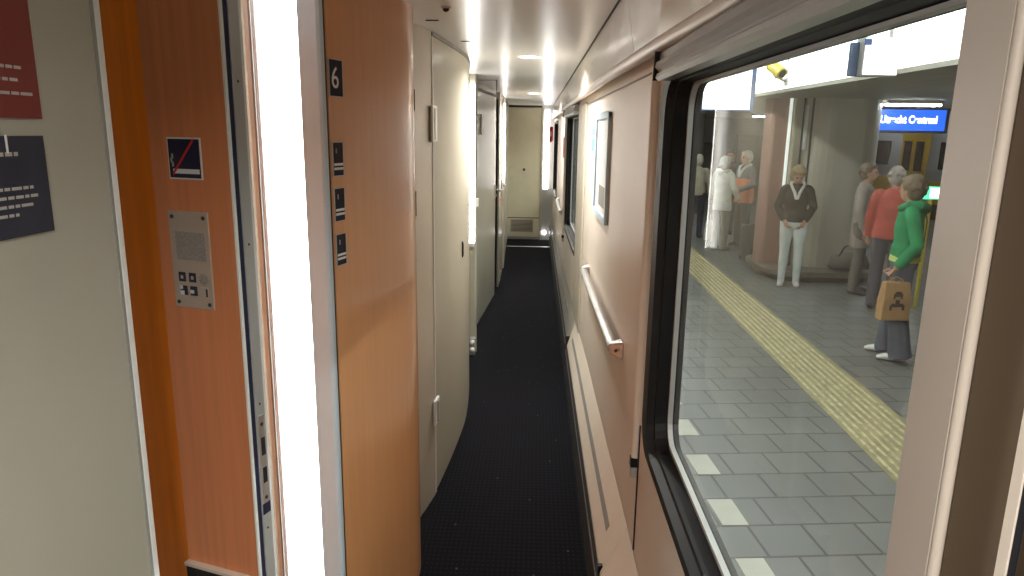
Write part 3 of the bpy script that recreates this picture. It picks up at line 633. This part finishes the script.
# hanging signs
o = empty('display_board', (2.33, 9.0, 2.04), 'white lit display board in dark frame hanging over the platform', 'display')
MB().box(2.0, 2.66, 9.0, 9.16, 2.03, 2.68).build('case', 'bluecase', o, bevel=.01); MB().box(2.03, 2.60, 8.994, 9.0, 2.055, 2.66).build('screen', 'screen', o)
MB().box(2.29, 2.31, 8.99, 8.994, 2.34, 2.355).build('mark', 'sgrey', o)
for x in (2.1, 2.56): MB().tube([(x, 9.08, 2.68), (x, 9.08, 3.36)], .02, 8).build('hanger', 'alug', o)
o = empty('platform_sign', (2.28, 5.0, 2.15), 'square white lit platform sign with blue corner hanging near the fascia', 'sign')
MB().box(2.165, 2.405, 4.995, 5.11, 2.15, 2.40).build('case', 'alug', o, bevel=.006); MB().box(2.175, 2.395, 4.99, 4.996, 2.158, 2.39).build('face', 'screen', o)
MB().box(2.118, 2.164, 5.06, 5.11, 2.152, 2.37).build('side_panel', 'bluecase', o)
MB().box(2.165, 2.21, 4.984, 4.99, 2.345, 2.385).build('blue_square', mat('corner_blue', (.08, .14, .40), .5), o)
text_mb('7', .06, (2.245, 4.988, 2.20), (1, 0, 0), Z, (0, -1, 0), .001).build('numeral', 'ink', o); text_mb('1', .06, (2.325, 4.988, 2.20), (1, 0, 0), Z, (0, -1, 0), .001).build('numeral', 'ink', o)
MB().tube([(2.36, 5.05, 2.4), (2.36, 5.05, 3.36)], .012, 8).build('hanger', 'alug', o)
o = empty('surveillance_camera', (2.62, 8.0, 2.3), 'yellow surveillance camera on a grey bracket under the fascia', 'camera')
MB().tube([(2.55, 8.14, 2.50), (2.625, 7.98, 2.40)], .062, 14).build('housing', 'yellow', o)
MB().tube([(2.623, 7.985, 2.403), (2.628, 7.975, 2.397)], .045, 14).build('lens', 'dark', o)
MB().tube([(2.57, 8.1, 2.41), (2.59, 8.07, 2.365), (2.62, 8.07, 2.365), (2.70, 8.07, 2.325)], .014, 8).build('arm', 'alug', o); MB().box(2.695, 2.715, 8.03, 8.11, 2.28, 2.36).build('mounting', 'alug', o)
MB().tube([(2.71, 8.07, 2.33), (2.71, 8.07, 3.36)], .008, 8).build('hanger', 'alug', o)
o = empty('station_sign', (6.07, 12.0, 1.84), 'blue lit station name sign with white letters', 'sign')
MB().box(5.42, 6.70, 12.0, 12.14, 1.82, 2.215).build('case', 'dark', o, bevel=.01); MB().box(5.50, 6.64, 11.99, 12.0, 1.86, 2.19).build('face', 'signblue', o)
text_mb('Utrecht Centraal', .165, (6.05, 11.988, 2.03), (1, 0, 0), Z, (0, -1, 0), .002, sx=.80, offset=.006).build('lettering', 'signtext', o)
for x in (5.6, 6.5): MB().tube([(x, 12.07, 2.21), (x, 12.07, 2.31)], .02, 8).build('hanger', 'dark', o)
o = empty('exit_sign', (4.95, 9.0, 1.0), 'small green lit sign beside the green hooded person', 'sign')
MB().box(4.86, 5.05, 9.0, 9.06, 1.0, 1.155).build('case', 'green', o, bevel=.006); MB().box(4.92, 5.04, 8.994, 9.0, 1.015, 1.14).build('face', 'signtext', o)
MB().tube([(4.95, 9.03, 1.0), (4.95, 9.03, PZ)], .025, 10).build('pole', 'yellow', o)

# far walls and second train
st(MB().box(1.0, 9.2, 24, 24.3, PZ, 3.4).build('station_wall', 'bgwall'), 'grey far wall closing the platform', 'wall')
for i, (x0, x1, z0, z1, y) in enumerate(((6.6, 7.9, PZ, 1.75, 23.95), (4.9, 5.9, PZ, 1.5, 23.95))):
    o = st(MB().box(x0, x1, y - .05, y, z0, z1).build('door_%d' % (6 + i), 'dgreen', bevel=.01), ['dark double doorway in the far station wall behind the column', 'dark doorway in the far station wall behind the orange vest'][i], 'door')
    MB().box((x0 + x1) / 2 - .02, (x0 + x1) / 2 + .02, y - .06, y - .05, z0, z1).build('centre_joint', 'dark', o)
tag(MB().prism(rr2(4.35, 20.0, .22, .3, .05), PZ, 2.31).build('steel_pillar', 'dark'), 'dark slim pillar behind the person at far left', 'pillar', kind='thing')
o = empty('parked_train', (11, 20, PZ), 'grey and yellow train standing at the opposite platform', 'train')
MB().loft([[(10.5, y, .35), (10.45, y, .9), (10.55, y, 1.9), (10.9, y, 2.5), (13, y, 2.6), (13.2, y, .35)] for y in (8, 34)]).build('body', 'traing', o)
MB().box(10.42, 10.52, 8, 34, .05, .62).build('yellow_band', 'trainy', o); MB().box(10.7, 13, 8, 34, -.7, .05).build('underframe', 'dark', o)
for k in range(12):
    y = 9 + 2.1 * k
    if k % 3 == 2:
        d = MB().box(10.40, 10.5, y, y + 1.3, .1, 1.85).build('door', 'trainy', o); 
        for a in (.12, .75): MB().box(10.39, 10.41, y + a, y + a + .4, .85, 1.65).build('pane', 'trainw', d)
    else:
        d = MB().box(10.425, 10.5, y, y + 1.5, .95, 1.65).build('window', 'trainw', o, bevel=.02); MB().box(10.42, 10.43, y + .72, y + .76, .95, 1.65).build('mullion', 'dark', d)
for y in (17.5, 21.5):  # extra tube lights added to brighten the train
    o = empty('tube_light', (9.7, y, 3.0), 'tube light added over the opposite track to brighten the standing train', 'light', 'added tube lights over the opposite track')
    MB().box(9.66, 9.74, y - .9, y + .9, 2.96, 2.99).build('tube', 'tube2', o, bevel=.008); MB().box(9.62, 9.78, y - .95, y + .95, 2.99, 3.30).build('housing', 'white', o)
st(MB().box(9.2, 14, -2, 45, 3.3, 3.4).build('track_roof', 'dark'), 'dark roof above the opposite track', 'roof')
st(MB().box(14, 14.2, -2, 45, -1, 3.4).build('track_wall', 'dark'), 'dark wall beyond the opposite track', 'wall')

# ------------------------------------------------------------------ people
def remeshed(mb, voxel, sm=3):
    me = mb.mesh('tmp'); o = bpy.data.objects.new('tmp', me); COL.objects.link(o)
    r = o.modifiers.new('r', 'REMESH'); r.mode = 'VOXEL'; r.voxel_size = voxel
    s = o.modifiers.new('s', 'SMOOTH'); s.iterations = sm; s.factor = .5
    out = bpy.data.meshes.new_from_object(o.evaluated_get(bpy.context.evaluated_depsgraph_get()))
    out.materials.clear(); bpy.data.objects.remove(o); bpy.data.meshes.remove(me)
    return out
_fab = {}
def fabric(c, rough=.85):
    k = tuple(c)
    if k not in _fab: _fab[k] = mat('fabric_%d' % len(_fab), c, rough, var=.14, scale=7, bump=.15, spec=.2)
    return _fab[k]
def lerp3(a, b, t): return V(a) + (V(b) - V(a)) * t
def person(label, loc, rz, h, top, low, shoe, hair, arms, legs=None, head=(0, 0), hem=.86, sleeve=True, slim=1., wide=1., hairlong=False, collar=None, hood=None, detail=.009, lowfit=1., extra=None, hairbig=1.03):
    k = h / 1.70
    root = empty('person', loc, label, 'person', world=False, rz=rz)
    J = {}
    for s in (-1, 1):
        J['sh', s] = V((s * .168 * wide, .01, 1.395)); J['el', s], J['wr', s] = V(arms[s][0]), V(arms[s][1])
        J['hip', s] = V((s * .088, 0, .90)); kn, an = (legs or {-1: ((-.095, -.012, .49), (-.10, .02, .085)), 1: ((.095, -.012, .49), (.10, .02, .085))})[s]
        J['kn', s], J['an', s] = V(kn), V(an)
    hc = V((0, -.02 - .05 * math.sin(head[0]), 1.575 - .02 * abs(head[0])))
    HR = Matrix.Rotation(head[1], 4, 'Z') @ Matrix.Rotation(head[0], 4, 'X')
    H = lambda p: hc + (HR @ V(p))
    # body: one continuous surface
    b = MB()
    b.tube([(0, 0, .86), (0, .0, .95), (0, .005, 1.06), (0, 0, 1.22), (0, .005, 1.34), (0, .01, 1.42)], [(.13, .085), (.145, .095), (.115, .08), (.14, .095), (.15, .085), (.07, .06)], 16)
    b.tube([(0, .012, 1.38), (0, .0, 1.46), H((0, .01, -.06))], [.062, .052, .052], 12)
    b.ball(H((0, 0, .015)), (.073, .092, .10), 16, HR); b.ball(H((0, -.028, -.045)), (.054, .062, .066), 14, HR)
    b.tube([H((0, -.085, .025)), H((0, -.108, -.022)), H((0, -.088, -.03))], [.009, .015, .010], 8)
    for s in (-1, 1):
        b.ball(H((s * .074, .012, -.005)), (.009, .02, .03), 8, HR)
        b.ball(J['sh', s] + V((-s * .005, 0, -.012)), .052, 12)
        b.tube([J['sh', s], lerp3(J['sh', s], J['el', s], .15), lerp3(J['sh', s], J['el', s], .5), J['el', s], lerp3(J['el', s], J['wr', s], .35), J['wr', s]], [.05, .052, .044, .038, .036, .026], 12)
        b.tube([J['hip', s] + V((0, 0, .03)), lerp3(J['hip', s], J['kn', s], .4), J['kn', s], lerp3(J['kn', s], J['an', s], .35), J['an', s], J['an', s] - V((0, 0, .05))], [.08, .07, .05, .05, .034, .034], 12)
        an = J['an', s]; b.tube([an + V((0, .04, -.05)), an + V((s * .006, -.08, -.055)), an + V((s * .014, -.16, -.068))], [(.032, .026), (.04, .025), (.03, .014)], 10)
        d = (J['wr', s] - J['el', s]).normalized(); curl = arms[s][2] if len(arms[s]) > 2 else .35
        inw = V((-s, 0, 0)); inw = (inw - d * inw.dot(d)).normalized(); fw = d.cross(inw)
        if fw.y > 0: fw = -fw
        w = J['wr', s]; pe = w + d * .085
        b.tube([w - d * .01, w + d * .04, pe], [(.024, .018), (.034, .017), (.036, .014)], 10)
        for q, L in zip((-.027, -.009, .009, .027), (.055, .068, .074, .066)):
            r0 = w + d * .078 + fw * q; r1 = r0 + (d * math.cos(curl) + inw * math.sin(curl)) * L * .5; r2 = r1 + (d * math.cos(curl * 2.4) + inw * math.sin(curl * 2.4)) * L * .5
            b.tube([r0, r1, r2], [.0095, .009, .008], 8)
        t0 = w + d * .03 + fw * .03; b.tube([t0, t0 + d * .028 + fw * .022 + inw * .008, t0 + d * .058 + fw * .026 + inw * .018], [.011, .0105, .009], 8)
    sc = lambda me: me.transform(Matrix.Scale(k, 4))
    me = remeshed(b, detail, 2)
    for m in ('skin', 'lip', 'eye'): me.materials.append(M[m])
    inv = HR.inverted()
    for p in me.polygons:
        c = inv @ (p.center - hc)
        if c.y < -.06:
            if abs(c.z + .062) < .008 and abs(c.x) < .024: p.material_index = 1
            if abs(c.z - .012) < .009 and .018 < abs(c.x) < .042: p.material_index = 2
    sc(me); link('body', me, None, root, smooth=True)
    # trousers
    t = MB(); lf = lowfit
    t.tube([(0, 0, .83), (0, 0, .90), (0, .004, .98), (0, .004, 1.04)], [(.12, .095), (.166 * slim, .118), (.158 * slim, .112), (.135 * slim, .095)], 16)
    for s in (-1, 1):
        an = J['an', s]
        t.tube([J['hip', s] + V((0, 0, .03)), lerp3(J['hip', s], J['kn', s], .35), J['kn', s], lerp3(J['kn', s], an, .4), an, an - V((0, -.005, .045))], [.098, .090, .068 * lf, .066 * lf, .056 * lf * lf, .060 * lf * lf], 14)
    me = remeshed(t, .012, 3); sc(me); link('trousers', me, fabric(low), root, smooth=True)
    # jacket
    j = MB(); hw = .172 * slim
    j.tube([(0, 0, hem), (0, 0, hem + .1), (0, .004, 1.10), (0, 0, 1.24), (0, .004, 1.36), (0, .012, 1.43), (0, .012, 1.455)], [(hw * 1.02, .125), (hw, .128), (.152 * slim, .115), (.170 * slim, .122), (.168 * wide, .108), (.088, .078), (.066, .066)], 18)
    for s in (-1, 1):
        e = lerp3(J['el', s], J['wr', s], .93)
        j.ball(J['sh', s] + V((-s * .012, 0, -.022)), .069, 12)
        j.tube([J['sh', s], lerp3(J['sh', s], J['el', s], .15), lerp3(J['sh', s], J['el', s], .5), J['el', s], lerp3(J['el', s], J['wr', s], .5), e], [.05, .066, .060, .056, .052, .044], 12)
    me = remeshed(j, .012, 3); sc(me); jk = link('jacket', me, fabric(top), root, smooth=True)
    if hem > .99: pass
    # shoes
    for s in (-1, 1):
        an = J['an', s]; q = MB()
        q.tube([an + V((0, .05, -.045)), an + V((0, .03, -.042)), an + V((s * .005, -.06, -.044)), an + V((s * .014, -.15, -.058)), an + V((s * .016, -.185, -.066))], [(.028, .026), (.04, .04), (.046, .04), (.042, .026), (.022, .014)], 12)
        q.tube([an + V((0, .02, -.05)), an + V((0, .015, -.01))], [.044, .042], 12)
        me = remeshed(q, .01, 2); sc(me); link('shoe', me, fabric(shoe, .5), root, smooth=True)
    # hair
    q = MB(); hb = hairbig; rg = random.Random(len(label))
    q.ball(H((0, .026, .040)), (.086 * hb, .092 * hb, .094 * hb), 14, HR); q.ball(H((0, .045, -.01)), (.080 * hb, .070 * hb, .085 * hb), 14, HR); q.ball(H((0, -.035, .082)), (.068 * hb, .055, .036), 12, HR)
    for _ in range(46):     # tousled locks
        a, e = rg.uniform(0, 2 * math.pi), rg.uniform(-.5, 1.5)
        d = V((math.cos(a) * math.cos(e), math.sin(a) * math.cos(e), math.sin(e)))
        if d.y < -.15 and d.z < .72: continue
        p = V((d.x * .078 * hb, .03 + d.y * .082 * hb, .035 + d.z * .085 * hb)); q.tube([H(p), H(p * 1.1 + V((0, 0, -.012))), H(p * 1.14 + V((0, .004, -.04)))], [.017, .015, .008], 7)
    if hairlong: 
        q.ball(H((0, .05, -.08)), (.075, .055, .09), 12, HR)
        for s in (-1, 1): q.tube([H((s * .06, -.03, .07)), H((s * .078, -.02, .0)), H((s * .07, -.015, -.09))], [.025, .026, .018], 8)
    me = remeshed(q, .009, 2); sc(me); link('hair', me, fabric(hair, .6), root, smooth=True)
    if collar:
        q = MB()
        for s in (-1, 1): q.tube([(s * .02, .085, 1.46), (s * .085, .03, 1.455), (s * .08, -.07, 1.42), (s * .03, -.125, 1.33), (s * .012, -.135, 1.24)], [(.02, .03), (.02, .03), (.02, .03), (.022, .028), (.015, .02)], 8)
        me = remeshed(q, .010, 2); sc(me); link('collar', me, fabric(collar), root, smooth=True)
    if hood:
        q = MB(); q.tube([(-.12, -.02, 1.44), (-.11, .07, 1.44), (0, .105, 1.41), (.10, .06, 1.44), (.11, -.02, 1.44), (.07, -.1, 1.40)], [.04, .05, .058, .05, .045, .03], 12)
        me = remeshed(q, .012, 3); sc(me); link('hood', me, fabric(hood), root, smooth=True)
    if extra: extra(root, k, jk)
    return root

R = math.radians
dn = {-1: ((-.225, .02, 1.11), (-.225, -.05, .86)), 1: ((.225, .02, 1.11), (.225, -.05, .86))}
# woman in pale jeans
person('person in dark brown jacket, white collar and pale jeans, head bowed before the column', (3.74, 10.25, PZ), R(-18), 1.74, (.055, .042, .032), (.74, .80, .80), (.62, .55, .55), (.34, .26, .15),
       {-1: ((-.235, .03, 1.13), (-.125, -.11, .93), .5), 1: ((.235, .03, 1.13), (.125, -.11, .93), .5)}, head=(.52, .12), slim=.95, wide=.90, hairbig=1.12, hem=.92, collar=(.75, .72, .68), hairlong=False, lowfit=.92, detail=.008)
# green hoodie with bag
def strap(root, k, jk):
    q = MB().tube([(-.10, .10, 1.42), (-.02, .135, 1.3), (.10, .13, 1.12), (.175, .06, .99)], [(.02, .006)] * 4, 8); me = q.mesh('strap'); me.transform(Matrix.Scale(k, 4)); link('bag_strap', me, fabric((.05, .16, .08)), root, smooth=True)
    q = MB().tube([(0, 0, .93), (0, 0, .985)], [(.178, .132), (.172, .126)], 18); me = q.mesh('shirt'); me.transform(Matrix.Scale(k, 4)); link('shirt_hem', me, fabric((.62, .72, .22)), root, smooth=True)
person('person in green hooded top and wide grey blue jeans holding a paper bag', (3.60, 6.86, PZ), R(-118), 1.80, (.028, .26, .105), (.12, .14, .19), (.75, .75, .75), (.17, .125, .085),
       {-1: ((-.225, .02, 1.11), (-.22, -.05, .86)), 1: ((.26, .085, 1.10), (.245, -.06, .885), 1.25)}, legs={-1: ((-.10, -.05, .49), (-.12, -.06, .085)), 1: ((.10, .0, .49), (.11, .06, .085))},
       head=(.05, -.55), hairbig=1.1, hem=.955, hood=(.022, .22, .095), lowfit=1.34, detail=.008, extra=strap)
# paper bag: hand position of the left hand in world space
def local(loc, rz, k, p): return V(loc) + Matrix.Rotation(rz, 3, 'Z') @ (V(p) * k)
hp = local((3.60, 6.86, PZ), R(-118), 1.80 / 1.70, (.235, -.085, .80))
bc = V((hp.x + .04, hp.y - .03, hp.z))
o = empty('paper_bag', (bc.x, bc.y, bc.z - .40), 'brown kraft paper bag with dark printed emblem held by the green hooded person', 'bag')
TT = V((.97, .12, 0)).normalized(); NN = V((TT.y, -TT.x, 0)); bz = bc.z
def bp(t, z, n): return V((bc.x, bc.y, 0)) + TT * t + NN * n + Z * (bz + z)
mb = MB().loft([[bp(-.145, -.40, -.05), bp(.145, -.41, -.05), bp(.145, -.41, .05), bp(-.145, -.40, .05)], [bp(-.14, -.2, -.055), bp(.14, -.2, -.055), bp(.14, -.2, .055), bp(-.14, -.2, .055)], [bp(-.12, -.03, -.03), bp(.125, -.04, -.03), bp(.125, -.04, .03), bp(-.12, -.03, .03)]])
pb = mb.build('sack', 'kraft', o, bevel=.008)
for n in (-.03, .03): MB().tube([bp(-.05, -.05, n), bp(-.045, -.005, n * .5), bp(0, .012, 0), bp(.045, -.005, n * .5), bp(.05, -.05, n)], .006, 8).build('handle', 'kraft', o)
mb = MB(); 
def mark(t0, t1, z0, z1): mb.obox(bp(t0, z0, .051 + .004), TT * (t1 - t0), NN * .002, Z * (z1 - z0))
for a in ((-.03, .03, -.17, -.12), (-.045, -.03, -.19, -.14), (.03, .045, -.19, -.14), (-.06, .06, -.27, -.235), (-.075, -.05, -.30, -.25), (.05, .075, -.30, -.25), (-.02, .02, -.235, -.20)): mark(*a)
mb.build('emblem', 'print', pb)
# the group by the window's far edge
person('person in cream jacket and navy trousers at far left, seen from behind', (3.42, 15.1, PZ), R(160), 1.74, (.46, .42, .33), (.025, .03, .06), (.05, .05, .06), (.50, .48, .42),
       {-1: ((-.24, .02, 1.12), (-.25, -.05, .90)), 1: ((.25, -.02, 1.12), (.2, -.2, 1.0))}, hem=.88, detail=.011)
person('person in long white hooded jacket and khaki trousers', (3.52, 13.4, PZ), R(125), 1.76, (.66, .65, .58), (.20, .18, .13), (.12, .11, .09), (.66, .65, .60),
       {-1: ((-.25, .0, 1.12), (-.22, -.16, .95)), 1: ((.25, .0, 1.12), (.22, -.14, .92))}, hem=.74, slim=1.12, hood=(.62, .62, .56), lowfit=1.1, detail=.011)
def vest(root, k, jk):
    q = MB().tube([(0, 0, .80), (0, 0, .9), (0, .004, 1.10), (0, 0, 1.22)], [(.20, .15), (.198, .15), (.182, .142), (.190, .142)], 18)
    me = q.mesh('vest'); me.transform(Matrix.Scale(k, 4)); link('orange_vest', me, fabric((.62, .16, .05)), root, smooth=True)
person('person in orange vest over dark jacket with white scarf, facing the white jacket', (4.06, 13.9, PZ), R(-70), 1.86, (.10, .10, .11), (.085, .085, .085), (.03, .03, .03), (.58, .55, .48),
       {-1: ((-.25, .0, 1.13), (-.15, -.24, 1.05)), 1: ((.25, .0, 1.13), (.15, -.24, 1.02))}, hem=.84, slim=1.1, collar=(.78, .78, .76), lowfit=1.15, detail=.011, extra=vest)
person('person in dark clothes half hidden behind the white jacket and orange vest', (4.22, 15.7, PZ), R(-15), 1.84, (.05, .055, .07), (.05, .05, .055), (.03, .03, .03), (.12, .09, .07), dn, hem=.86, detail=.012)
person('person in coral red jacket and grey trousers behind the green hooded person', (4.44, 8.9, PZ), R(150), 1.80, (.52, .11, .085), (.10, .10, .12), (.05, .05, .05), (.36, .33, .30), dn, hem=.86, slim=1.1, lowfit=1.1, detail=.010)
person('person in pale grey coat standing between column and red jacket', (4.52, 9.85, PZ), R(60), 1.80, (.34, .29, .26), (.18, .15, .13), (.06, .05, .05), (.20, .15, .11), dn, hem=.62, slim=1.05, detail=.010)
def carrier(x, y, z, w, hgt, m, label):
    o = empty('shopping_bag', (x, y, z), label, 'bag')
    MB().loft([[(x - w / 2, y - .05, z), (x + w / 2, y - .05, z), (x + w / 2, y + .05, z), (x - w / 2, y + .05, z)], [(x - w / 2 * .96, y - .06, z + hgt * .5), (x + w / 2 * .96, y - .06, z + hgt * .5), (x + w / 2 * .96, y + .06, z + hgt * .5), (x - w / 2 * .96, y + .06, z + hgt * .5)],
                [(x - w / 2 * .85, y - .02, z + hgt), (x + w / 2 * .85, y - .02, z + hgt), (x + w / 2 * .85, y + .02, z + hgt), (x - w / 2 * .85, y + .02, z + hgt)]]).build('sack', m, o, bevel=.01)
    MB().tube([(x - .05, y, z + hgt - .02), (x - .03, y, z + hgt + .13), (x + .03, y, z + hgt + .13), (x + .05, y, z + hgt - .02)], .008, 8).build('handle', m, o)
carrier(3.66, 14.6, PZ, .30, .42, 'white', 'white carrier bag standing between the cream and white jackets')

# ------------------------------------------------------------------ world, camera, view
w = bpy.data.worlds.new('World'); S.world = w; w.use_nodes = True
w.node_tree.nodes['Background'].inputs[0].default_value = (.9, .92, 1, 1); w.node_tree.nodes['Background'].inputs[1].default_value = .03

F = 704.
def nrm(v): return V(v).normalized()
yw = nrm((24.5, -156, F)); zd = V((-47, F * F / 156, F)); zd = (zd - yw * zd.dot(yw) / 1).normalized(); zw = -zd; xw = zd.cross(yw)
cd = bpy.data.cameras.new('camera'); cam = bpy.data.objects.new('camera', cd); COL.objects.link(cam); S.camera = cam
right = V((xw[0], yw[0], zw[0])); up = -V((xw[1], yw[1], zw[1])); back = -V((xw[2], yw[2], zw[2]))
mw = Matrix((right, up, back)).transposed().to_4x4(); mw.translation = V((0, 0, 1.75)); cam.matrix_world = mw
cd.sensor_width = 36; cd.lens = 36 * F / 1024; cd.clip_start = .05; cd.clip_end = 200
vs = S.view_settings; vs.view_transform = 'Standard'; vs.look = 'None'; vs.gamma = 1; vs.use_curve_mapping = False; vs.exposure = .68
S.cycles.max_bounces = 10; S.cycles.diffuse_bounces = 5; S.cycles.glossy_bounces = 4; S.cycles.transparent_max_bounces = 12; S.cycles.use_denoising = True; S.cycles.sample_clamp_indirect = 6
